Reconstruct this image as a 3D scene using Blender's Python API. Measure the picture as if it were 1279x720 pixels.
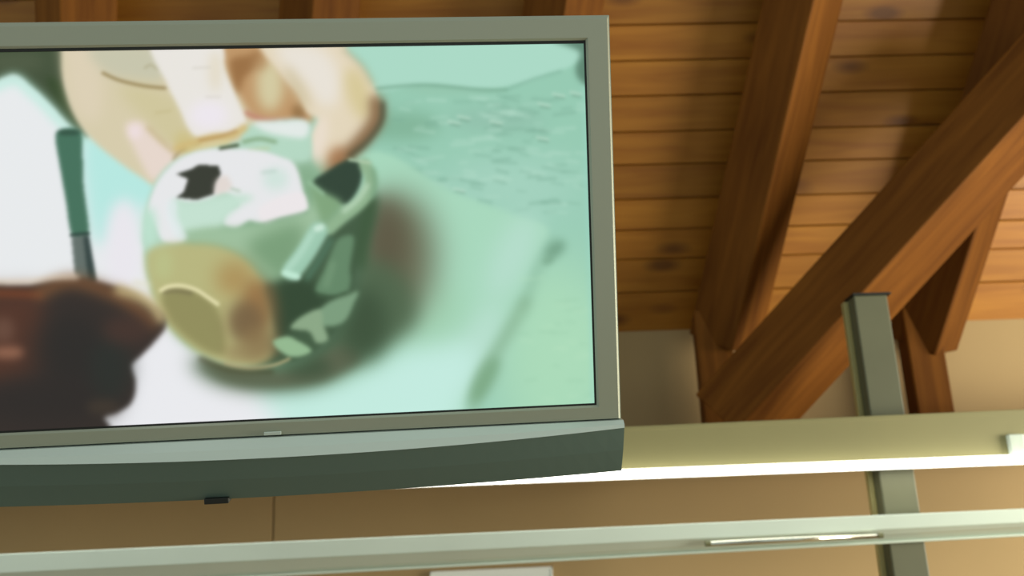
import bpy, bmesh, math, random
import numpy as np
from mathutils import Vector, Matrix

for o in list(bpy.data.objects):
    bpy.data.objects.remove(o, do_unlink=True)
S = bpy.context.scene
C = S.collection
rnd = random.Random(7)

# ------------------------------------------------------------------ camera
FPX = 1300.0                       # focal length in pixels of the 1279 x 720 frame
YAW, PITCH, ROLL = math.radians(2.8), math.radians(16.96), math.radians(2.516)
CAM = Vector((0, 0, 1.6))
fw = Vector((math.sin(YAW)*math.cos(PITCH), math.cos(YAW)*math.cos(PITCH), math.sin(PITCH)))
r0 = Vector((math.cos(YAW), -math.sin(YAW), 0)); u0 = r0.cross(fw)
rt = math.cos(ROLL)*r0 - math.sin(ROLL)*u0
up = math.sin(ROLL)*r0 + math.cos(ROLL)*u0
cam_d = bpy.data.cameras.new('camera')
cam_d.sensor_width = 36.0
cam_d.lens = 36.0*FPX/1279.0
cam_d.clip_start = 0.05
cam = bpy.data.objects.new('camera', cam_d); C.objects.link(cam)
M = Matrix((rt, up, -fw)).transposed().to_4x4(); M.translation = CAM
cam.matrix_world = M
S.camera = cam
cam_d.dof.use_dof = True
cam_d.dof.focus_distance = 1.5
cam_d.dof.aperture_fstop = 3.6

# ------------------------------------------------------------------ light
w = bpy.data.worlds.new('world'); S.world = w; w.use_nodes = True
bg = w.node_tree.nodes['Background']
bg.inputs[0].default_value = (0.90, 1.0, 0.94, 1); bg.inputs[1].default_value = 0.52
S.view_settings.view_transform = 'Standard'; S.view_settings.look = 'None'
S.view_settings.exposure = 0.0; S.view_settings.gamma = 1.0
S.view_settings.use_curve_mapping = False

def area_light(name, loc, target, sx, sy, power, col):
    d = bpy.data.lights.new(name, 'AREA'); d.shape = 'RECTANGLE'; d.size = sx; d.size_y = sy
    d.energy = power; d.color = col
    o = bpy.data.objects.new(name, d); C.objects.link(o); o.location = loc
    o.rotation_euler = (Vector(target)-Vector(loc)).to_track_quat('-Z', 'Y').to_euler()
    return o
# daylight entering through the window of the right-hand wall
area_light('window_right_offscreen', (3.78, 1.1, 1.75), (0.9, 2.8, 2.2), 1.8, 1.5, 150, (1.0, 0.93, 0.76))

# ------------------------------------------------------------------ helpers
def at(px, py, Y):
    """point of the plane y = Y seen at a pixel of the photograph"""
    d = rt*((px-639.5)/FPX) - up*((py-360.0)/FPX) + fw
    return CAM + d*(Y/d.y)
def atp(px, py, P, n):
    d = rt*((px-639.5)/FPX) - up*((py-360.0)/FPX) + fw
    return CAM + d*((P-CAM).dot(n)/d.dot(n))

def s2l(c):
    c = np.asarray(c, float)/255.0
    return np.where(c <= 0.04045, c/12.92, ((c+0.055)/1.055)**2.4)
def rgba(c):
    l = s2l(c); return (float(l[0]), float(l[1]), float(l[2]), 1.0)

def tag(o, label, cat, group=None):
    o['label'] = label; o['category'] = cat
    if group: o['group'] = group
    return o
def empty(name, loc, rot=None):
    o = bpy.data.objects.new(name, None); C.objects.link(o); o.location = loc
    o.empty_display_size = 0.1
    if rot is not None: o.rotation_euler = rot
    return o
def link(name, me, mat, parent=None):
    o = bpy.data.objects.new(name, me); C.objects.link(o)
    if mat and not me.materials: me.materials.append(mat)
    if parent: o.parent = parent
    return o
def bm_obj(name, bm, mat, parent=None, smooth=False):
    bmesh.ops.recalc_face_normals(bm, faces=bm.faces)
    me = bpy.data.meshes.new(name); bm.to_mesh(me); bm.free()
    if smooth:
        for p in me.polygons: p.use_smooth = True
    return link(name, me, mat, parent)
def box(bm, lo, hi, bev=0.0):
    b = bmesh.new()
    bmesh.ops.create_cube(b, size=1)
    for v in b.verts:
        v.co = Vector([lo[i]+(v.co[i]+0.5)*(hi[i]-lo[i]) for i in range(3)])
    if bev: bmesh.ops.bevel(b, geom=b.edges[:], offset=bev, segments=2, affect='EDGES', profile=0.5)
    t = bpy.data.meshes.new('t'); b.to_mesh(t); b.free(); bm.from_mesh(t); bpy.data.meshes.remove(t)
def box_obj(name, lo, hi, mat, parent=None, bev=0.0):
    bm = bmesh.new(); box(bm, lo, hi, bev); return bm_obj(name, bm, mat, parent)
def sweep(bm, sections, cap=True):
    """sections: list of equal-length closed loops of points"""
    rings = [[bm.verts.new(p) for p in s] for s in sections]
    n = len(rings[0])
    for a, b in zip(rings, rings[1:]):
        for i in range(n):
            bm.faces.new((a[i], a[(i+1) % n], b[(i+1) % n], b[i]))
    if cap:
        bm.faces.new(rings[0]); bm.faces.new(rings[-1][::-1])
def prism_obj(name, p0, p1, e1, e2, prof, mat, parent=None, bev=0.0):
    """profile (a, b) along e1, e2 swept from p0 to p1"""
    bm = bmesh.new()
    sweep(bm, [[p0+e1*a+e2*b for a, b in prof], [p1+e1*a+e2*b for a, b in prof]])
    if bev: bmesh.ops.bevel(bm, geom=bm.edges[:], offset=bev, segments=2, affect='EDGES', profile=0.5)
    return bm_obj(name, bm, mat, parent)

# ------------------------------------------------------------------ materials
def mat(name, col, rough=0.6, metal=0.0, var=0.0, scale=6.0, bump=0.0, spec=0.5):
    m = bpy.data.materials.new(name); m.use_nodes = True
    nt = m.node_tree; p = nt.nodes['Principled BSDF']
    p.inputs['Base Color'].default_value = rgba(col)
    p.inputs['Roughness'].default_value = rough; p.inputs['Metallic'].default_value = metal
    p.inputs['Specular IOR Level'].default_value = spec
    if var or bump:
        tc = nt.nodes.new('ShaderNodeTexCoord'); nz = nt.nodes.new('ShaderNodeTexNoise')
        nz.inputs['Scale'].default_value = scale; nz.inputs['Detail'].default_value = 6
        nt.links.new(tc.outputs['Object'], nz.inputs['Vector'])
        if var:
            hs = nt.nodes.new('ShaderNodeHueSaturation'); hs.inputs['Color'].default_value = rgba(col)
            mr = nt.nodes.new('ShaderNodeMapRange')
            mr.inputs['To Min'].default_value = 1-var; mr.inputs['To Max'].default_value = 1+var
            mr.inputs['From Min'].default_value = 0.3; mr.inputs['From Max'].default_value = 0.7
            nt.links.new(nz.outputs['Fac'], mr.inputs['Value'])
            nt.links.new(mr.outputs['Result'], hs.inputs['Value'])
            nt.links.new(hs.outputs['Color'], p.inputs['Base Color'])
        if bump:
            bp = nt.nodes.new('ShaderNodeBump'); bp.inputs['Strength'].default_value = bump
            bp.inputs['Distance'].default_value = 0.002
            nt.links.new(nz.outputs['Fac'], bp.inputs['Height'])
            nt.links.new(bp.outputs['Normal'], p.inputs['Normal'])
    return m
def wood(name, light, dark, knot, rough=0.45, knots=True, grain=(1.2, 14, 14), spec=0.5):
    """grain runs along local X; each piece shifts its own pattern"""
    m = bpy.data.materials.new(name); m.use_nodes = True
    nt = m.node_tree; N = nt.nodes; L = nt.links; p = N['Principled BSDF']
    p.inputs['Roughness'].default_value = rough
    p.inputs['Specular IOR Level'].default_value = spec
    tc = N.new('ShaderNodeTexCoord'); oi = N.new('ShaderNodeObjectInfo')
    sh = N.new('ShaderNodeVectorMath'); sh.operation = 'SCALE'; sh.inputs[0].default_value = (37.0, 11.0, 23.0)
    L.new(oi.outputs['Random'], sh.inputs['Scale'])
    ad = N.new('ShaderNodeVectorMath'); L.new(tc.outputs['Object'], ad.inputs[0]); L.new(sh.outputs[0], ad.inputs[1])
    mp = N.new('ShaderNodeMapping'); mp.inputs['Scale'].default_value = grain
    L.new(ad.outputs[0], mp.inputs['Vector'])
    nz = N.new('ShaderNodeTexNoise'); nz.inputs['Scale'].default_value = 2.2; nz.inputs['Detail'].default_value = 5
    nz.inputs['Distortion'].default_value = 0.52
    L.new(mp.outputs[0], nz.inputs['Vector'])
    cr = N.new('ShaderNodeValToRGB'); cr.color_ramp.elements[0].position = 0.3; cr.color_ramp.elements[1].position = 0.72
    cr.color_ramp.elements[0].color = rgba(dark); cr.color_ramp.elements[1].color = rgba(light)
    L.new(nz.outputs['Fac'], cr.inputs[0])
    hs = N.new('ShaderNodeHueSaturation')
    mr = N.new('ShaderNodeMapRange'); mr.inputs['To Min'].default_value = 0.82; mr.inputs['To Max'].default_value = 1.12
    L.new(oi.outputs['Random'], mr.inputs['Value']); L.new(mr.outputs[0], hs.inputs['Value'])
    L.new(cr.outputs[0], hs.inputs['Color'])
    out = hs.outputs[0]
    if knots:
        mk = N.new('ShaderNodeMapping'); mk.inputs['Scale'].default_value = (3.2, 8.0, 8.0)
        L.new(ad.outputs[0], mk.inputs['Vector'])
        vo = N.new('ShaderNodeTexVoronoi'); vo.inputs['Scale'].default_value = 1.0
        L.new(mk.outputs[0], vo.inputs['Vector'])
        kr = N.new('ShaderNodeMapRange'); kr.inputs['From Min'].default_value = 0.10; kr.inputs['From Max'].default_value = 0.24
        kr.inputs['To Min'].default_value = 0.75; kr.inputs['To Max'].default_value = 0.0
        L.new(vo.outputs['Distance'], kr.inputs['Value'])
        mx = N.new('ShaderNodeMix'); mx.data_type = 'RGBA'
        L.new(kr.outputs[0], mx.inputs['Factor']); L.new(out, mx.inputs['A']); mx.inputs['B'].default_value = rgba(knot)
        out = mx.outputs['Result']
    L.new(out, p.inputs['Base Color'])
    return m
def emit(name, col, strength):
    m = bpy.data.materials.new(name); m.use_nodes = True
    p = m.node_tree.nodes['Principled BSDF']
    p.inputs['Base Color'].default_value = (0.8, 0.8, 0.8, 1)
    p.inputs['Emission Color'].default_value = rgba(col); p.inputs['Emission Strength'].default_value = strength
    return m

M_plank = wood('pine_boards', (186, 126, 40), (158, 98, 22), (92, 48, 14), 0.5)
M_timber = wood('stained_timber', (132, 82, 27), (102, 59, 15), (70, 34, 12), 0.7, knots=False, spec=0.15)
M_wall = mat('tan_wall_paint', (178, 152, 106), 0.75, var=0.05, scale=1.5, bump=0.1)
M_floor = mat('floor_concrete', (150, 135, 110), 0.7, var=0.1, scale=2.0)
M_beam = mat('olive_grey_paint', (140, 135, 92), 0.5, var=0.05, scale=3.0)
M_post = mat('steel_post_paint', (98, 100, 76), 0.5, var=0.06, scale=8.0)
M_postd = mat('steel_post_flange', (170, 160, 105), 0.45)
M_rail = mat('pale_aluminium', (214, 228, 216), 0.35, metal=0.1, var=0.03, scale=5.0)
M_lip = mat('rail_lip', (120, 122, 90), 0.4, metal=0.3)
M_silver = mat('silver_bezel', (166, 172, 154), 0.35, metal=0.3)
M_ledge = mat('bright_silver_ledge', (208, 222, 214), 0.3, metal=0.3)
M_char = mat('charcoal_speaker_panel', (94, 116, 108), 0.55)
M_black = mat('black_plastic', (22, 26, 22), 0.5)
M_white = mat('white_board', (246, 252, 246), 0.4)
M_tube = emit('lamp_diffuser', (255, 253, 242), 3.2)
M_rod = mat('highlight_rod_metal', (238, 240, 226), 0.16, metal=1.0)  # mirror finish for the added rod that carries the rail highlight
M_house = mat('lamp_housing', (215, 215, 200), 0.4)
M_frame = mat('window_frame_paint', (220, 215, 200), 0.5)

# ------------------------------------------------------------------ setting
YW = 3.3                                   # back wall
def struct(o):
    o['kind'] = 'structure'; return o
struct(box_obj('floor', (-3.2, -3.0, -0.1), (3.9, YW+0.1, 0.0), M_floor))
z_eave = at(800, 415, YW).z
wall = struct(box_obj('wall_back', (-3.2, YW+0.012, 0.0), (3.9, YW+0.12, z_eave+0.05), M_wall))
xs = at(341, 650, YW).x
pw = at(1108, 650, YW).x - xs
k0 = -2
for k in range(k0, 3):
    xa = xs+k*pw; xb = xa+pw
    xa = max(xa, -3.2); xb = min(xb, 3.9)
    if xb-xa < 0.05: continue
    box_obj('wall_panel', (xa+0.002, YW, 0.0), (xb-0.002, YW+0.012, z_eave+0.03), M_wall, wall, 0.003)

# right-hand wall with the window the daylight comes through
wr = bmesh.new()
box(wr, (3.7, -3.0, 0), (3.9, YW, 0.9)); box(wr, (3.7, -3.0, 2.6), (3.9, YW, 4.2))
box(wr, (3.7, -3.0, 0.9), (3.9, 0.1, 2.6)); box(wr, (3.7, 2.1, 0.9), (3.9, YW, 2.6))
struct(bm_obj('wall_right', wr, M_wall))
wf = bmesh.new()
for lo, hi in (((3.80, 0.1, 0.9), (3.86, 2.1, 0.96)), ((3.80, 0.1, 2.54), (3.86, 2.1, 2.6)),
               ((3.80, 0.1, 0.9), (3.86, 0.16, 2.6)), ((3.80, 2.04, 0.9), (3.86, 2.1, 2.6)), ((3.80, 1.07, 0.9), (3.86, 1.13, 2.6))):
    box(wf, lo, hi, 0.004)
struct(bm_obj('window_1', wf, M_frame))

# sloping plank ceiling rising from the back wall towards the room
SL = math.radians(57)
eave = Vector((0, YW, z_eave))
rs = Vector((0, -math.cos(SL), math.sin(SL)))          # up the slope
rn = Vector((0, -math.sin(SL), -math.cos(SL)))         # into the room
seams = [415, 366, 324, 288, 249, 206, 165, 120, 76, 31, -13, -58, -104, -150]
ds = [(atp(800, y, eave, rn)-eave).dot(rs) for y in seams]
step = ds[-1]-ds[-2]
while len(ds) < 24: ds.append(ds[-1]+step)
ceil = struct(bm_obj('ceiling', (lambda b: (sweep(b, [[Vector((x, 0, 0))+eave+rs*a-rn*t for a, t in ((-0.1, 0.02), (ds[-1], 0.02), (ds[-1], 0.06), (-0.1, 0.06))] for x in (-3.2, 3.7)]), b)[1])(bmesh.new()), M_plank))
for i, (a, b) in enumerate(zip(ds, ds[1:])):
    lift = rnd.uniform(-0.002, 0.003)
    bm = bmesh.new()
    g = 0.0013; c = 0.0025; W = b-a
    prof = [(g, 0), (W-g, 0), (W-g, 0.015), (W-g-c, 0.019), (g+c, 0.019), (g, 0.015)]
    L0, L1 = -3.2, 3.7
    sweep(bm, [[Vector((x, p, q)) for p, q in prof] for x in (L0, L1)])
    o = bm_obj('plank', bm, M_plank, ceil)
    X = Vector((1, 0, 0))
    m4 = Matrix((X, rs, rn)).transposed().to_4x4(); m4.translation = eave + rs*a - rn*(0.019-lift)
    o.matrix_local = m4

# timber wall plate the rafter feet stand on, against the back wall behind the steel beam
zp = at(890, 537, 3.17).z
struct(box_obj('trim_1', (-3.2, 3.0, zp-0.09), (3.7, YW-0.001, zp-0.012), M_timber, None, 0.004))

# ------------------------------------------------------------------ timbers
def timber(name, p0, p1, w, d, roll, mat, parent=None, bev=0.006, inv=None):
    """square timber, local X along its length"""
    a = (p1-p0); Ln = a.length; a.normalize()
    nr = Vector((0, -1, 0)); nr = (nr-a*nr.dot(a)).normalized()
    e2 = a.cross(nr)
    n = math.cos(roll)*nr + math.sin(roll)*e2; t = a.cross(n)
    bm = bmesh.new(); box(bm, (0, -w/2, -d/2), (Ln, w/2, d/2), bev)
    o = bm_obj(name, bm, mat, parent)
    m4 = Matrix((a, t, n)).transposed().to_4x4(); m4.translation = p0
    o.matrix_basis = m4 if inv is None else inv @ m4
    return o
ROLLR = math.radians(-42)
off = 0.135
def rafter(xb, yb, xt, yt, xf, label, group=None):
    P = eave + rn*off
    p0 = atp(xb, yb, P, rn); p1 = atp(xt, yt, P, rn)
    d = (p1-p0)
    root = empty('roof_rafter', (at(xf, 527, 3.17).x, 3.17, zp-0.012)); tag(root, label, 'rafter', group)
    inv = Matrix.Translation(-root.location)
    b = timber('rafter_beam', p0, p0+d.normalized()*1.9, 0.165, 0.165, ROLLR, M_timber, root, inv=inv)
    f0 = Vector((root.location.x, 3.17, zp-0.012)); f1 = Vector((root.location.x, 3.17, z_eave+0.02))
    f = timber('rafter_foot', f0, f1, 0.11, 0.11, math.radians(-8), M_timber, root, inv=inv)
    return root
rafter(905, 425, 1003, 0, 900, 'dark stained rafter meeting the foot of the diagonal brace')
rafter(1152, 430, 1288, 0, 1165, 'dark stained rafter behind the steel post and the diagonal brace')
for xb, xt, lab in ((640, 705, 'dark stained rafter behind the television, nearest its top right corner'),
                    (370, 400, 'dark stained rafter behind the middle of the top edge of the television'),
                    (100, 95, 'dark stained rafter behind the television, farthest from the diagonal brace')):
    rafter(xb, 430, xt, 0, xb-5, lab, 'rafters behind the television')
tag(timber('diagonal_brace', at(912, 532, 2.95), at(1345, 58, 2.50), 0.19, 0.19, math.radians(-40), M_timber),
    'thick dark diagonal timber brace rising from the steel beam to the ceiling', 'brace')

# ------------------------------------------------------------------ steel post
pxl = at(1087, 523, 2.58).x
zt = at(1085, 366, 2.58).z
post = empty('steel_post', (pxl+0.05, 2.61, 0)); tag(post, 'grey green steel post with a flat cap in front of the wall', 'post')
box_obj('post_body', (-0.048, -0.03, 0), (0.042, 0.03, zt-0.006), M_post, post, 0.004)
box_obj('post_flange', (-0.062, 0.01, 0), (-0.048, 0.03, zt-0.012), M_postd, post, 0.002)
box_obj('cap_plate', (-0.05, -0.033, zt-0.006), (0.052, 0.034, zt), M_black, post, 0.001)

# ------------------------------------------------------------------ steel beam with light strip
Y_B = 2.5
a0, a1 = at(-400, 584, Y_B), at(1700, 492, Y_B)           # top edge
b0, b1 = at(-400, 630.5, Y_B), at(1700, 552, Y_B)         # bottom edge
beam = empty('steel_beam', ((a0.x+a1.x)/2, Y_B, (b0.z+b1.z)/2)); tag(beam, 'olive grey painted steel beam spanning the wall behind the television', 'beam')
def quad_bar(name, tops, bots, y0, y1, m, parent, bev=0.002):
    bm = bmesh.new()
    secs = []
    for t, b in zip(tops, bots):
        secs.append([Vector((t.x, y0, t.z)), Vector((t.x, y1, t.z)), Vector((t.x, y1, b.z)), Vector((t.x, y0, b.z))])
    sweep(bm, secs)
    if bev: bmesh.ops.bevel(bm, geom=bm.edges[:], offset=bev, segments=2, affect='EDGES', profile=0.5)
    o = bm_obj(name, bm, m, parent)
    if parent: o.matrix_local = Matrix.Translation(-parent.location)
    return o
quad_bar('web', (a0, a1), (b0, b1), Y_B+0.012, Y_B+0.07, M_beam, beam)
lo = Vector((0, 0, -0.012))
quad_bar('top_flange', (a0, a1), (a0+lo, a1+lo), Y_B+0.0115, Y_B+0.075, M_beam, beam)

lamp = empty('light_strip', ((b0.x+b1.x)/2, Y_B, (b0.z+b1.z)/2)); tag(lamp, 'long thin white strip light glowing under the steel beam', 'light strip')
hz = Vector((0, 0, 0.004)); dz = Vector((0, 0, -0.0185))
quad_bar('housing', (b0+hz*0, b1+hz*0), (b0+dz, b1+dz), Y_B+0.056, Y_B+0.066, M_house, lamp)
quad_bar('diffuser', (b0+Vector((0, 0, -0.002)), b1+Vector((0, 0, -0.002))), (b0+dz, b1+dz), Y_B-0.018, Y_B+0.055, M_tube, lamp, 0.006)
c = at(1271, 558, Y_B)
bk = box_obj('mounting_clip', (c.x-0.02, Y_B-0.004, c.z-0.028), (c.x+0.02, Y_B+0.0115, c.z+0.03), M_rail, lamp, 0.003)
bk.matrix_local = Matrix.Translation(-lamp.location)

# ------------------------------------------------------------------ lower rail
Y_R = 2.52
t0, t1 = at(-400, 710, Y_R), at(1700, 617, Y_R)
m0, m1 = at(-400, 737, Y_R), at(1700, 633, Y_R)
g0, g1 = at(-400, 756, Y_R), at(1700, 643, Y_R)
rail = empty('aluminium_rail', ((t0.x+t1.x)/2, Y_R, (m0.z+m1.z)/2)); tag(rail, 'pale aluminium rail fixed across the post below the strip light', 'rail')
quad_bar('face', (t0, t1), (m0, m1), Y_R, Y_R+0.058, M_rail, rail, 0.003)
bm = bmesh.new()
sweep(bm, [[Vector((t.x, Y_R+0.002, t.z)), Vector((t.x, Y_R+0.058, t.z)), Vector((t.x, Y_R+0.058, b.z)), Vector((t.x, Y_R+0.046, b.z))] for t, b in ((m0, g0), (m1, g1))])
o = bm_obj('sloping_underside', bm, M_rail, rail); o.matrix_local = Matrix.Translation(-rail.location)
e = Vector((0, 0, -0.007))
quad_bar('lip', (g0, g1), (g0+e, g1+e), Y_R+0.040, Y_R+0.058, M_rail, rail)
# added rod in place of a highlight on the rail; mirrors the strip light
q0, q1 = at(880, 680, Y_R), at(1101, 669.5, Y_R)
glint_rod = empty('highlight_rod', ((q0.x+q1.x)/2, Y_R-0.008, (q0.z+q1.z)/2)); tag(glint_rod, 'short added mirror rod standing in for a highlight on the aluminium rail beside the post', 'rod')
def cyl(bm, p, q, r, n=14):
    a = (q-p).normalized(); s = a.cross(Vector((0, 0, 1))).normalized(); t = a.cross(s)
    sweep(bm, [[c_+(s*math.cos(2*math.pi*i/n)+t*math.sin(2*math.pi*i/n))*r for i in range(n)] for c_ in (p, q)])
q0.y = q1.y = Y_R-0.008
ax = (q1-q0).normalized()
bm = bmesh.new(); cyl(bm, q0+ax*0.012, q1-ax*0.012, 0.0065)
o = bm_obj('rod', bm, M_rod, glint_rod, True); o.matrix_local = Matrix.Translation(-glint_rod.location)
for p in (q0, q1-ax*0.012):
    bm = bmesh.new(); cyl(bm, p, p+ax*0.012, 0.0068)
    o = bm_obj('end_cap', bm, M_lip, glint_rod); o.matrix_local = Matrix.Translation(-glint_rod.location)

# ------------------------------------------------------------------ white board on the wall
w0, w1 = at(537, 712.5, YW-0.02), at(690, 708, YW-0.02)
bd = empty('white_board', ((w0.x+w1.x)/2, YW-0.012, w1.z-0.30)); tag(bd, 'white board on the tan wall, its top edge just below the rail', 'board')
wd = w1.x-w0.x
box_obj('panel', (-wd/2+0.004, -0.008, 0.004), (wd/2-0.004, 0.011, 0.297), M_white, bd, 0.002)
fr = bmesh.new()
for lo_, hi_ in (((-wd/2, -0.011, 0), (wd/2, 0.011, 0.006)), ((-wd/2, -0.011, 0.294), (wd/2, 0.011, 0.30)),
                 ((-wd/2, -0.011, 0), (-wd/2+0.006, 0.011, 0.30)), ((wd/2-0.006, -0.011, 0), (wd/2, 0.011, 0.30))):
    box(fr, lo_, hi_, 0.001)
bm_obj('frame', fr, M_white, bd)

# ------------------------------------------------------------------ television
WS, HS = 0.93, 0.523
ty, tt, tr = -0.04835936, 0.33434208, -0.02112855
TR = CAM + Vector((0.18376903, 1.33597378, 0.77455993))
rr = Vector((math.cos(ty), -math.sin(ty), 0)); n0 = Vector((-math.sin(ty), -math.cos(ty), 0))
uu = math.cos(tt)*Vector((0, 0, 1)) + math.sin(tt)*n0
rr, uu = math.cos(tr)*rr - math.sin(tr)*uu, math.cos(tr)*uu + math.sin(tr)*rr
nb = uu.cross(rr) * -1                         # x right, y into the set, z up
if nb.dot(fw) < 0: nb = -nb
ZB = -0.155                                    # base of the set below the screen's lower edge
tv = empty('television', (0, 0, 0))
m4 = Matrix((rr, nb, uu)).transposed().to_4x4(); m4.translation = TR - rr*(WS/2) - uu*(HS-ZB)
tv.matrix_world = m4
tag(tv, 'large silver flat television showing hands mending a broken clay pot', 'television')
Z0 = -ZB                                       # screen lower edge in local z
hw = WS/2
def lx(o, dx=0, dyy=0, dz=0):
    return o
# bezel frame: swept profile round the opening
def frame_ring(inner, outer, y0, y1):
    (ix0, ix1, iz0, iz1), (ox0, ox1, oz0, oz1) = inner, outer
    bm = bmesh.new()
    def loop(x0, x1, z0, z1, y): return [bm.verts.new(p) for p in ((x0, y, z0), (x1, y, z0), (x1, y, z1), (x0, y, z1))]
    L = [loop(ix0, ix1, iz0, iz1, y1), loop(ix0, ix1, iz0, iz1, y0+0.003), loop(ix0-0.003, ix1+0.003, iz0-0.003, iz1+0.003, y0),
         loop(ox0+0.006, ox1-0.006, oz0+0.002, oz1-0.008, y0), loop(ox0+0.003, ox1-0.003, oz0+0.001, oz1-0.002, y0+0.003), loop(ox0, ox1, oz0, oz1, y0+0.014), loop(ox0, ox1, oz0, oz1, y1)]
    for a, b in zip(L, L[1:]+L[:1]):
        for i in range(4): bm.faces.new((a[i], a[(i+1) % 4], b[(i+1) % 4], b[i]))
    return bm
BT, BS, BB = 0.0415, 0.0400, 0.0250
bm_obj('bezel', frame_ring((-hw-0.0025, hw+0.0025, Z0-0.0025, Z0+HS+0.004), (-hw-BS, hw+BS, Z0-BB, Z0+HS+BT), -0.013, 0.05), M_silver, tv)
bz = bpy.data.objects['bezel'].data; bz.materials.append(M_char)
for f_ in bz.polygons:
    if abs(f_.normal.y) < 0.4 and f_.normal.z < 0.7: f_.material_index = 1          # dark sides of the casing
sr = bmesh.new(); sw = 0.0035
for x0_, x1_, z0_, z1_ in ((-hw-sw, hw+sw, Z0-sw, Z0), (-hw-sw, hw+sw, Z0+HS, Z0+HS+sw+0.001), (-hw-sw, -hw, Z0, Z0+HS), (hw, hw+sw, Z0, Z0+HS)):
    box(sr, (x0_, -0.009, z0_), (x1_, 0.03, z1_))
bm_obj('screen_surround', sr, M_black, tv)
# lower ledge: bright crescent bowed downwards and forwards
NX = 40
def crescent(top, bot, yt_, yb_, back):
    bm = bmesh.new(); secs = []
    for i in range(NX+1):
        s = -1+2*i/NX; x = s*(hw+BS)
        zt_, zb_ = top(s), bot(s)
        y_t, y_b = yt_(s), yb_(s)
        zm = (zt_+zb_)/2; ym = (y_t+y_b)/2-0.003
        secs.append([(x, back, zt_), (x, y_t, zt_), (x, ym, zm), (x, y_b, zb_), (x, back, zb_)])
    sweep(bm, secs); return bm
lt = lambda s: Z0-BB
lb = lambda s: Z0-BB-0.010-0.0155*(1-s*s)
led = bm_obj('ledge', crescent(lt, lb, lambda s: -0.018-0.002*(1-s*s), lambda s: -0.026-0.012*(1-s*s), 0.05), M_ledge, tv)
bb = lambda s: Z0-BB-0.080-0.0105*(1-s*s)
bm_obj('speaker_panel', crescent(lb, bb, lambda s: -0.024-0.011*(1-s*s), lambda s: 0.008, 0.055), M_char, tv)
# small marks: badge under the picture, dark tab beneath the set
box_obj('badge', (-0.010, -0.0205, Z0-0.022), (0.014, -0.017, Z0-0.017), M_ledge, tv, 0.0008)
zb0 = bb(-0.1)
box_obj('control_tab', (-0.100, -0.004, zb0-0.004), (-0.066, 0.03, zb0+0.004), M_black, tv, 0.001)
bc = bmesh.new(); box(bc, (-hw-0.02, 0.045, Z0-0.07), (hw+0.02, 0.10, Z0+HS+0.02), 0.02); bm_obj('back_cover', bc, M_black, tv)

# ---- the picture shown on the screen, painted in flat picture units (x 0..860 across, y down)
PW0, PW1, PH0, PH1 = -115, 750, 45, 550
WN, HN = PW1-PW0, PH1-PH0
yy, xx = np.mgrid[PH0:PH1, PW0:PW1].astype(float)
img = np.zeros((HN, WN, 3))
def gauss(a, s):
    if s <= 0: return a
    r = int(3*s)+1; k = np.exp(-0.5*(np.arange(-r, r+1)/s)**2); k /= k.sum()
    for ax_ in (0, 1):
        p = np.pad(a, [(r, r) if i == ax_ else (0, 0) for i in range(a.ndim)], mode='edge')
        n = a.shape[ax_]; o_ = 0
        for i, kv in enumerate(k):
            o_ = o_ + kv*(p[i:i+n] if ax_ == 0 else p[:, i:i+n])
        a = o_
    return a
def smooth(pts, n=6):
    P = np.array(pts, float); out = []
    m = len(P)
    for i in range(m):
        p0, p1, p2, p3 = P[i-1], P[i], P[(i+1) % m], P[(i+2) % m]
        for t in np.arange(n)/n:
            out.append(0.5*((2*p1)+(p2-p0)*t+(2*p0-5*p1+4*p2-p3)*t*t+(3*p1-p0-3*p2+p3)*t**3))
    return np.array(out)
def mask_poly(pts, sm=True):
    P = smooth(pts) if sm else np.array(pts, float)
    ins = np.zeros(xx.shape, bool)
    x1, y1 = P[-1]
    for x2, y2 in P:
        if y1 != y2:
            cnd = ((yy > min(y1, y2)) & (yy <= max(y1, y2)))
            ins ^= cnd & (xx < (x2-x1)*(yy-y1)/(y2-y1)+x1)
        x1, y1 = x2, y2
    return ins.astype(float)
def mask_stroke(pts, wd_):
    P = np.array(pts, float)
    if len(P) > 2:
        Q = []
        for i in range(len(P)-1):
            p0 = P[max(i-1, 0)]; p1 = P[i]; p2 = P[i+1]; p3 = P[min(i+2, len(P)-1)]
            for t in np.arange(5)/5:
                Q.append(0.5*((2*p1)+(p2-p0)*t+(2*p0-5*p1+4*p2-p3)*t*t+(3*p1-p0-3*p2+p3)*t**3))
        Q.append(P[-1]); P = np.array(Q)
    d = np.full(xx.shape, 1e9)
    for a, b in zip(P, P[1:]):
        v = b-a; L2 = (v**2).sum()+1e-9
        t = np.clip(((xx-a[0])*v[0]+(yy-a[1])*v[1])/L2, 0, 1)
        d = np.minimum(d, np.hypot(xx-a[0]-t*v[0], yy-a[1]-t*v[1]))
    return np.clip(wd_/2-d+0.5, 0, 1)
def lay(m, col, blur=1.0, op=1.0):
    global img
    m = gauss(m, blur)[..., None]*op
    img = img*(1-m)+np.array(col, float)*m
def P_(pts, col, blur=1.2, op=1.0, sm=True): lay(mask_poly(pts, sm), col, blur, op)
def S_(pts, wd_, col, blur=1.0, op=1.0): lay(mask_stroke(pts, wd_), col, blur, op)
def E_(cx, cy, rx, ry, col, blur=4, op=1.0, rot=0):
    c_, s_ = math.cos(rot), math.sin(rot); dx, dy = xx-cx, yy-cy
    lay((((dx*c_+dy*s_)/rx)**2+((-dx*s_+dy*c_)/ry)**2 < 1).astype(float), col, blur, op)
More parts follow.
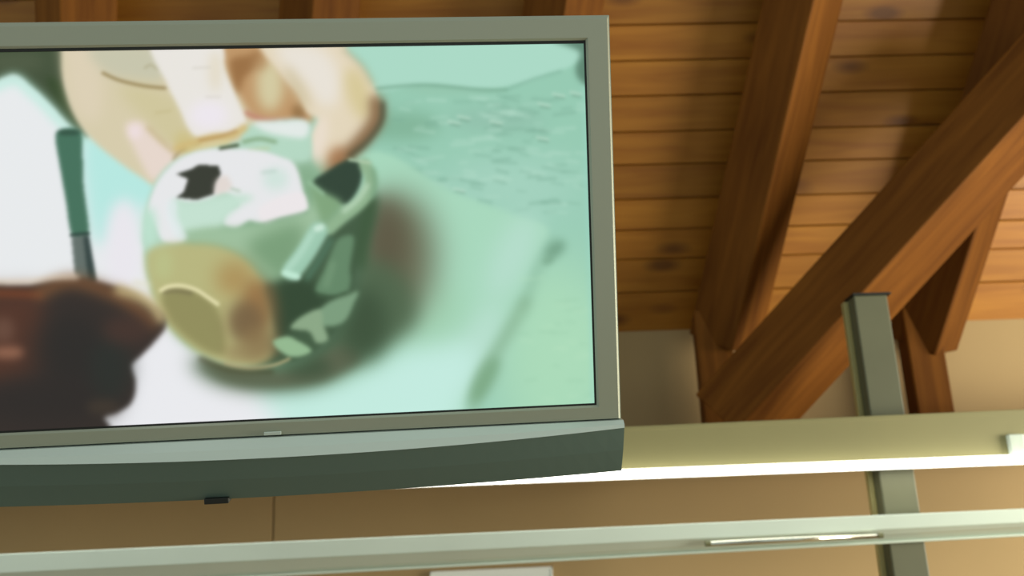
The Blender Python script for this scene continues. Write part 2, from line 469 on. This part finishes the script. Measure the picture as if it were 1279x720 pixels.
# cloth background
img[:] = (150, 207, 182)
P_([(380, 50), (760, 50), (760, 200), (380, 190)], (146, 205, 178), 20)
E_(690, 440, 70, 120, (168, 222, 184), 30)
E_(640, 230, 80, 35, (160, 212, 190), 20)
E_(500, 158, 50, 18, (122, 178, 146), 9, 0.8)
E_(620, 150, 60, 12, (140, 190, 168), 10, 0.8)
E_(560, 110, 60, 8, (145, 200, 172), 6)
P_([(440, 50), (740, 50), (735, 68), (712, 84), (690, 91), (640, 107), (600, 112), (530, 106), (460, 113)], (167, 220, 198), 2)
S_([(465, 112), (530, 107), (600, 113), (632, 113)], 4, (118, 172, 144), 1.5, 0.8)
S_([(632, 113), (665, 100), (700, 90)], 3, (125, 180, 155), 1.6, 0.7)
P_([(690, 50), (760, 50), (760, 110), (728, 105), (718, 88), (724, 68), (712, 60)], (84, 124, 102), 3, 0.85)
rs_ = np.random.RandomState(3)
for i in range(150):
    x_, y_ = rs_.uniform(490, 725), rs_.uniform(118, 270)
    l_ = rs_.uniform(8, 30); sl = rs_.uniform(-.15, .3)
    S_([(x_, y_), (x_+l_, y_+sl*l_)], rs_.uniform(1.5, 4), (120, 175, 150) if i % 2 else (176, 222, 200), 1.6, 0.5)
for x_, y_ in ((672, 130), (690, 118), (712, 116), (670, 172), (560, 152), (572, 146), (566, 236), (612, 152)):
    S_([(x_, y_), (x_+14, y_+3)], 3, (185, 222, 200), 1.2, 0.8); S_([(x_+2, y_+4), (x_+14, y_+6)], 2, (105, 155, 130), 1.2, 0.7)
# white paper the pot stands on
P_([(450, 190), (560, 238), (640, 268), (684, 288), (665, 330), (640, 398), (600, 462), (578, 508), (570, 560), (140, 560), (130, 380), (300, 300)], (164, 219, 188), 3)
E_(640, 320, 22, 60, (180, 224, 206), 14, 0.9, 0.45)
E_(590, 440, 25, 70, (182, 226, 208), 14, 0.9, 0.5)
P_([(300, 560), (560, 560), (575, 505), (600, 455), (560, 418), (500, 440), (420, 475), (300, 480)], (192, 237, 224), 14)
E_(540, 390, 40, 40, (158, 212, 176), 16, 0.8)
S_([(690, 302), (672, 335), (655, 378)], 12, (128, 180, 148), 6, 0.5)
S_([(655, 378), (625, 430), (604, 465), (590, 506)], 16, (132, 180, 142), 6, 0.7)
E_(693, 312, 15, 8, (104, 154, 124), 5, 0.8, -0.7)
E_(684, 326, 8, 5, (112, 162, 130), 3, 0.6, -0.4)
E_(606, 474, 11, 32, (118, 168, 126), 6, 0.85, 0.5)
for i in range(30):
    x_, y_ = rs_.uniform(640, 735), rs_.uniform(330, 500)
    S_([(x_, y_), (x_+rs_.uniform(6, 22), y_+rs_.uniform(-2, 2))], 3, (150, 205, 168) if i % 2 else (180, 228, 190), 2, 0.4)
S_([(728, 110), (740, 510)], 4, (150, 215, 195), 2, 0.6)
# left: white glare and dark cloth
P_([(-130, 80), (220, 80), (235, 560), (-130, 560)], (231, 234, 236), 3, 1, False)
P_([(108, 160), (200, 200), (210, 250), (178, 262), (172, 300), (160, 250), (140, 300), (116, 290)], (178, 234, 226), 9)
E_(155, 310, 22, 60, (233, 230, 237), 8)
P_([(150, 400), (300, 440), (330, 500), (350, 560), (150, 560)], (233, 234, 238), 14)
P_([(-130, 10), (86, 10), (84, 60), (84, 112), (96, 146), (112, 172), (98, 164), (84, 152), (62, 128), (40, 108), (22, 94), (6, 98), (-20, 110), (-130, 150)], (66, 82, 56), 2)
E_(20, 78, 40, 12, (84, 96, 70), 8, 0.8)
P_([(60, 100), (84, 110), (110, 172), (86, 150)], (50, 74, 38), 4, 0.8)
S_([(-20, 116), (6, 104), (22, 100), (40, 114), (62, 135), (84, 159), (106, 176)], 14, (186, 238, 222), 5, 0.8)
# knife / brush
P_([(71, 172), (76, 164), (88, 161), (99, 163), (104, 170), (106, 230), (112, 292), (92, 294), (84, 250), (77, 210)], (66, 116, 92), 1.8)
E_(88, 166, 14, 4, (48, 84, 66), 2)
S_([(91, 294), (112, 292)], 4, (40, 66, 58), 1)
P_([(91, 296), (112, 294), (122, 352), (96, 352)], (98, 112, 106), 1.6, 1, False)
P_([(106, 296), (112, 294), (122, 352), (112, 352)], (44, 62, 60), 1.8, 0.9, False)
# cast shadow of the pot
E_(495, 320, 48, 78, (100, 98, 72), 20, 0.95)
E_(480, 300, 26, 55, (92, 84, 62), 12, 0.8)
P_([(430, 330), (500, 340), (520, 400), (470, 440), (400, 480), (330, 488), (270, 478), (240, 450), (300, 430)], (78, 104, 74), 11, 0.95)
P_([(250, 452), (300, 460), (360, 462), (430, 430), (450, 450), (400, 476), (330, 484), (280, 476)], (92, 102, 76), 6)
E_(455, 405, 30, 45, (58, 82, 56), 12, 0.9)
E_(385, 458, 30, 14, (62, 86, 60), 8, 0.9)
# left hand above the pot
P_([(76, 10), (78, 50), (79, 90), (84, 115), (96, 148), (116, 175), (150, 203), (178, 222), (200, 232), (240, 205), (280, 190), (330, 175), (345, 140), (335, 50), (330, 10)], (216, 204, 168), 2.6)
P_([(82, 30), (120, 30), (130, 100), (125, 150), (100, 145), (86, 110)], (222, 208, 178), 8)
P_([(115, 60), (195, 60), (205, 100), (165, 100), (130, 88)], (200, 198, 170), 6)
P_([(150, 110), (215, 118), (240, 165), (222, 195), (190, 160)], (208, 198, 148), 8, 0.8)
E_(232, 180, 14, 16, (208, 192, 124), 5, 0.8)
P_([(158, 160), (170, 152), (182, 156), (205, 178), (226, 192), (212, 214), (192, 226), (176, 200)], (232, 214, 202), 4)
E_(170, 165, 8, 9, (238, 220, 222), 4)
S_([(186, 160), (202, 176), (220, 192)], 5, (190, 170, 110), 3, 0.7)
S_([(130, 92), (150, 101), (180, 108), (208, 111)], 3.4, (150, 128, 78), 1.3)
S_([(182, 86), (190, 82), (198, 88)], 2, (168, 160, 120), 1.2, 0.8)
S_([(195, 142), (215, 139)], 2, (190, 176, 118), 1.5, 0.6)
S_([(218, 200), (228, 188), (250, 180)], 3, (140, 120, 64), 1.8, 0.8)
# brown hollow and curled fingers
P_([(272, 50), (345, 50), (368, 90), (392, 140), (384, 156), (350, 154), (318, 146), (302, 124), (285, 90)], (196, 150, 98), 4)
P_([(288, 78), (312, 70), (325, 66), (322, 84), (306, 98), (298, 118)], (160, 112, 62), 4)
E_(338, 106, 17, 34, (214, 204, 158), 7)
E_(325, 78, 10, 12, (176, 130, 80), 5, 0.6)
S_([(308, 142), (330, 150), (362, 152), (378, 148)], 6, (196, 128, 104), 2.4)
E_(374, 142, 9, 12, (150, 110, 62), 4, 0.9)
S_([(355, 153), (370, 153)], 3, (110, 70, 45), 1.4)
# right hand: thumb side
P_([(326, 50), (420, 50), (436, 66), (456, 88), (470, 116), (475, 142), (468, 164), (446, 186), (424, 206), (404, 226), (392, 230), (386, 222), (386, 196), (390, 168), (398, 150), (384, 142), (372, 118), (350, 92)], (229, 214, 184), 2.6)
P_([(345, 56), (400, 60), (425, 95), (420, 130), (400, 132), (384, 110), (362, 92)], (233, 226, 214), 8)
E_(448, 118, 14, 34, (216, 200, 142), 7, 0.9, -0.3)
E_(372, 110, 8, 30, (205, 190, 150), 6, 0.7, -0.5)
E_(398, 180, 9, 38, (236, 222, 206), 6, 0.9, 0.2)
S_([(470, 128), (470, 150), (452, 176), (430, 198), (408, 222)], 17, (126, 88, 50), 6, 0.9)
S_([(478, 130), (476, 152), (458, 178), (436, 196)], 6, (66, 62, 40), 3, 0.8)
E_(398, 222, 8, 6, (212, 146, 112), 4, 0.9)
E_(420, 196, 10, 14, (170, 110, 62), 6, 0.7, 0.6)
S_([(430, 62), (452, 82), (466, 106)], 5, (150, 160, 120), 4, 0.6)
# pot body
P_([(183, 262), (196, 226), (218, 202), (250, 188), (300, 176), (345, 158), (385, 168), (392, 205), (420, 238), (440, 270), (448, 320), (440, 370), (420, 415), (385, 446), (345, 457), (305, 460), (268, 450), (232, 428), (204, 396), (186, 350), (180, 305)], (176, 214, 190), 2.4)
P_([(230, 300), (300, 270), (380, 200), (430, 250), (444, 320), (430, 390), (380, 446), (330, 456), (260, 440), (215, 400)], (132, 176, 138), 8)
P_([(305, 160), (345, 152), (382, 152), (388, 180), (386, 200), (360, 200), (330, 186), (305, 180)], (178, 218, 194), 3)
P_([(318, 154), (348, 152), (384, 152), (382, 172), (352, 170), (330, 164)], (226, 234, 230), 3)
S_([(305, 178), (325, 174), (345, 178)], 4, (112, 150, 98), 2, 0.8)
S_([(312, 188), (336, 186)], 4, (186, 208, 158), 2, 0.8)
P_([(186, 262), (198, 228), (220, 203), (246, 190), (276, 186), (320, 188), (350, 196), (370, 208), (382, 250), (384, 264), (352, 272), (328, 279), (312, 276), (296, 285), (280, 280), (284, 266), (300, 256), (282, 240), (262, 250), (240, 254), (216, 252), (216, 272), (230, 300), (206, 302), (194, 280)], (230, 231, 233), 2)
P_([(218, 250), (240, 254), (284, 244), (318, 246), (300, 258), (284, 272), (278, 284), (258, 292), (232, 292), (220, 278)], (194, 227, 208), 4)
P_([(226, 292), (260, 284), (300, 284), (340, 278), (384, 264), (396, 240), (410, 262), (390, 290), (366, 344), (344, 345), (312, 322), (280, 308), (240, 302)], (156, 194, 156), 4)
P_([(310, 310), (340, 288), (378, 282), (374, 330), (352, 350)], (120, 162, 120), 9)
E_(188, 285, 9, 26, (186, 228, 206), 5)
E_(345, 224, 16, 14, (200, 228, 216), 6, 0.8)
S_([(328, 216), (345, 214)], 3, (160, 196, 178), 2, 0.6)
P_([(326, 258), (374, 240), (383, 262), (350, 272), (330, 278)], (236, 230, 232), 2)
S_([(330, 279), (352, 273), (384, 265)], 2.5, (130, 168, 134), 1.4, 0.7)
S_([(216, 256), (217, 274), (228, 296)], 13, (226, 236, 238), 2.5, 0.8)
# dark right flank
P_([(320, 362), (372, 344), (392, 300), (412, 282), (440, 266), (462, 240), (470, 262), (462, 300), (452, 340), (446, 385), (424, 420), (388, 450), (350, 458), (310, 450), (310, 400)], (66, 94, 66), 5)
P_([(352, 352), (384, 348), (410, 372), (396, 398), (368, 410), (340, 430), (330, 390)], (50, 74, 50), 7)
S_([(466, 252), (456, 290), (452, 330)], 14, (58, 90, 56), 6, 0.8)
# clay-coloured lower part
P_([(184, 318), (206, 306), (240, 304), (276, 308), (306, 324), (330, 356), (342, 396), (345, 436), (322, 456), (290, 456), (256, 444), (226, 422), (202, 394), (188, 356)], (186, 184, 122), 4)
E_(205, 330, 12, 20, (188, 200, 136), 6, 0.6)
E_(294, 348, 24, 22, (176, 142, 80), 11, 0.9)
E_(322, 382, 20, 34, (156, 112, 62), 8, 0.9)
P_([(203, 372), (214, 360), (240, 360), (266, 376), (278, 400), (284, 440), (262, 440), (232, 420), (208, 394)], (148, 144, 88), 4)
E_(308, 402, 24, 26, (122, 98, 64), 8, 0.95)
E_(322, 430, 22, 22, (138, 112, 70), 7, 0.8)
S_([(336, 360), (346, 400), (345, 440)], 12, (92, 82, 54), 6, 0.7)
E_(300, 440, 20, 12, (150, 130, 84), 6, 0.7)
S_([(206, 365), (220, 363), (240, 366)], 5, (120, 112, 74), 2, 0.8)
S_([(202, 363), (212, 358), (228, 357), (246, 362), (260, 371), (273, 380)], 4.6, (236, 230, 176), 1.4)
S_([(280, 380), (284, 410), (284, 440)], 4, (168, 156, 100), 3, 0.6)
# neck opening and rim
P_([(392, 228), (410, 214), (432, 201), (450, 203), (452, 224), (444, 244), (430, 256), (410, 246)], (48, 70, 54), 2)
P_([(388, 232), (404, 240), (428, 254), (418, 268), (406, 280), (396, 262)], (126, 168, 122), 4)
S_([(386, 228), (404, 242)], 4, (150, 196, 156), 1.6, 0.8)
S_([(456, 206), (463, 222), (461, 240), (448, 256), (430, 270), (412, 286)], 15, (142, 182, 140), 2.2)
S_([(459, 232), (447, 250), (430, 264)], 6, (180, 214, 180), 2.4)
S_([(437, 200), (462, 204)], 3.4, (178, 206, 170), 1.2)
S_([(466, 212), (469, 230), (466, 246)], 5, (110, 160, 122), 3, 0.8)
# tape strips
S_([(398, 290), (384, 314), (366, 338)], 24, (154, 204, 176), 2.4)
S_([(390, 292), (376, 316), (360, 336)], 7, (182, 226, 202), 3, 0.8)
S_([(396, 286), (402, 284)], 8, (204, 236, 216), 2)
S_([(356, 341), (372, 346)], 8, (192, 238, 214), 1.8)
S_([(414, 300), (400, 324), (384, 348)], 6, (82, 130, 104), 3, 0.8)
P_([(424, 298), (442, 296), (438, 330), (436, 362), (414, 370), (394, 364), (406, 336), (414, 316)], (98, 138, 102), 2.4)
S_([(416, 330), (408, 356)], 8, (116, 156, 118), 3, 0.7)
S_([(392, 366), (416, 371), (432, 366)], 3, (48, 74, 48), 1.8, 0.8)
P_([(390, 402), (398, 388), (414, 376), (436, 368), (448, 364), (442, 380), (430, 402), (408, 408)], (122, 160, 124), 2.2)
P_([(364, 410), (376, 396), (400, 386), (404, 404), (410, 424), (396, 428), (386, 414)], (138, 170, 132), 2)
P_([(342, 426), (358, 420), (370, 424), (390, 438), (368, 446), (350, 438)], (146, 188, 142), 1.8)
S_([(282, 454), (312, 460), (342, 456), (362, 448)], 3.2, (184, 172, 122), 1.2)
S_([(252, 448), (290, 462), (340, 464)], 6, (70, 68, 40), 3, 0.7)
# the hole in the pot
P_([(222, 218), (240, 212), (250, 206), (274, 208), (277, 218), (271, 230), (268, 243), (250, 249), (240, 249), (222, 247), (231, 240), (236, 224)], (56, 60, 50), 1.2, 1, False)
P_([(271, 226), (284, 220), (290, 236), (270, 243)], (226, 214, 206), 2.4, 0.9)
S_([(290, 236), (300, 239)], 3, (170, 196, 170), 1.2, 0.8)
# pale finger pressing on the pot
P_([(190, 50), (272, 50), (282, 88), (296, 122), (308, 152), (300, 166), (272, 172), (248, 172), (236, 160), (224, 134), (210, 106)], (233, 229, 222), 2.2)
E_(262, 145, 24, 18, (237, 230, 240), 7, 0.9)
E_(270, 90, 8, 26, (226, 214, 184), 6, 0.7)
S_([(222, 186), (246, 178), (268, 172), (290, 170), (306, 160)], 9, (212, 186, 116), 2.6)
S_([(250, 176), (276, 171), (296, 164)], 3, (178, 130, 66), 1.8, 0.8)
S_([(236, 186), (262, 182), (286, 178)], 5, (220, 204, 136), 2.2, 0.8)
S_([(276, 186), (298, 182)], 3.4, (52, 66, 36), 1.3)
S_([(242, 86), (264, 85)], 1.8, (205, 200, 186), 1, 0.7)
S_([(258, 122), (276, 122)], 1.8, (208, 202, 190), 1, 0.7)
# dark hand in the lower left
P_([(-130, 356), (-40, 352), (30, 356), (62, 350), (96, 347), (132, 354), (168, 366), (194, 382), (207, 396), (208, 408), (200, 420), (180, 442), (166, 456), (171, 478), (166, 502), (150, 514), (132, 520), (140, 534), (150, 560), (-130, 560)], (54, 46, 42), 2.6)
P_([(-130, 362), (0, 364), (50, 366), (60, 420), (50, 470), (-130, 480)], (88, 52, 38), 12, 0.9)
E_(90, 440, 50, 50, (44, 42, 40), 16, 0.9)
E_(60, 500, 90, 30, (46, 42, 40), 14, 0.9)
E_(140, 460, 26, 40, (42, 48, 44), 10, 0.8)
S_([(-110, 366), (0, 366), (52, 368)], 9, (132, 66, 34), 4, 0.8)
S_([(52, 366), (76, 354), (100, 352), (136, 364), (166, 380), (192, 404)], 16, (126, 82, 48), 7, 0.9)
S_([(-100, 352), (30, 352), (70, 347), (98, 346)], 6, (226, 206, 180), 3, 0.8)
S_([(150, 362), (174, 370), (192, 382), (203, 398)], 12, (206, 184, 126), 5, 0.95)
S_([(170, 352), (186, 356)], 6, (226, 222, 196), 3, 0.7)
E_(160, 412, 30, 18, (74, 52, 44), 8, 0.8)
E_(12, 440, 20, 8, (156, 104, 78), 5, 0.9)
E_(6, 412, 14, 16, (112, 78, 62), 6, 0.8)
E_(130, 508, 20, 10, (66, 56, 46), 5, 0.8)
img = gauss(img, 1.5)
img = img*0.88 + img.mean(-1, keepdims=True)*0.12

# the picture goes onto the flat glass as a colour attribute
GX, GY = 620, 350
u_, v_ = np.meshgrid(np.linspace(0, 1, GX+1), np.linspace(0, 1, GY+1))
src = np.array([(-110.78, 68.17), (728.0, 55.5), (741.5, 503.0), (-84.70, 542.0)])   # picture corners in picture units
dst = np.array([(0, 1), (1, 1), (1, 0), (0, 0)], float)
A = []; bvec = []
for (u, v), (x, y) in zip(dst, src):
    A += [[u, v, 1, 0, 0, 0, -u*x, -v*x], [0, 0, 0, u, v, 1, -u*y, -v*y]]; bvec += [x, y]
h = np.linalg.solve(np.array(A), np.array(bvec))
den = h[6]*u_+h[7]*v_+1
sx = np.clip((h[0]*u_+h[1]*v_+h[2])/den-PW0, 0, WN-1.001); sy = np.clip((h[3]*u_+h[4]*v_+h[5])/den-PH0, 0, HN-1.001)
ix, iy = sx.astype(int), sy.astype(int); fx, fy = (sx-ix)[..., None], (sy-iy)[..., None]
col = img[iy, ix]*(1-fx)*(1-fy)+img[iy, ix+1]*fx*(1-fy)+img[iy+1, ix]*(1-fx)*fy+img[iy+1, ix+1]*fx*fy
lin = s2l(np.clip(col, 0, 255))
nv = (GX+1)*(GY+1)
co = np.stack([(u_-0.5)*WS, np.full_like(u_, -0.006), Z0+v_*HS], -1).reshape(-1, 3)
idx = np.arange(nv).reshape(GY+1, GX+1)
q = np.stack([idx[:-1, :-1], idx[:-1, 1:], idx[1:, 1:], idx[1:, :-1]], -1).reshape(-1, 4)
me = bpy.data.meshes.new('screen')
me.vertices.add(nv); me.vertices.foreach_set('co', co.astype(np.float32).ravel())
nq = len(q)
me.loops.add(nq*4); me.loops.foreach_set('vertex_index', q.astype(np.int32).ravel())
me.polygons.add(nq); me.polygons.foreach_set('loop_start', np.arange(0, nq*4, 4, dtype=np.int32))
me.update(calc_edges=True)
ca = me.color_attributes.new('picture', 'FLOAT_COLOR', 'POINT')
ca.data.foreach_set('color', np.concatenate([lin.reshape(-1, 3), np.ones((nv, 1))], 1).astype(np.float32).ravel())
me.validate()
ms = bpy.data.materials.new('lit_screen'); ms.use_nodes = True
nt = ms.node_tree; p = nt.nodes['Principled BSDF']
p.inputs['Base Color'].default_value = (0.004, 0.004, 0.004, 1); p.inputs['Roughness'].default_value = 0.35
p.inputs['Specular IOR Level'].default_value = 0.15
at_ = nt.nodes.new('ShaderNodeAttribute'); at_.attribute_name = 'picture'
nt.links.new(at_.outputs['Color'], p.inputs['Emission Color']); p.inputs['Emission Strength'].default_value = 1.0
sc = link('screen', me, ms, tv)
sc['label'] = 'lit screen picture of hands taping a clay pot'

# bracket that carries the set from the steel beam
arm = bmesh.new()
inv = tv.matrix_world.inverted()
pa = Vector((0, 0.10, Z0+0.20)); pb = inv @ Vector((tv.matrix_world.translation.x, Y_B-0.002, at(400, 575, Y_B).z))
ad_ = (pb-pa).normalized(); s_ = ad_.cross(Vector((0, 0, 1))).normalized(); t_ = ad_.cross(s_)
sweep(arm, [[c_+s_*a*0.03+t_*b*0.03 for a, b in ((-1, -1), (1, -1), (1, 1), (-1, 1))] for c_ in (pa-ad_*0.01, pb)])
bm_obj('mounting_arm', arm, M_black, tv)
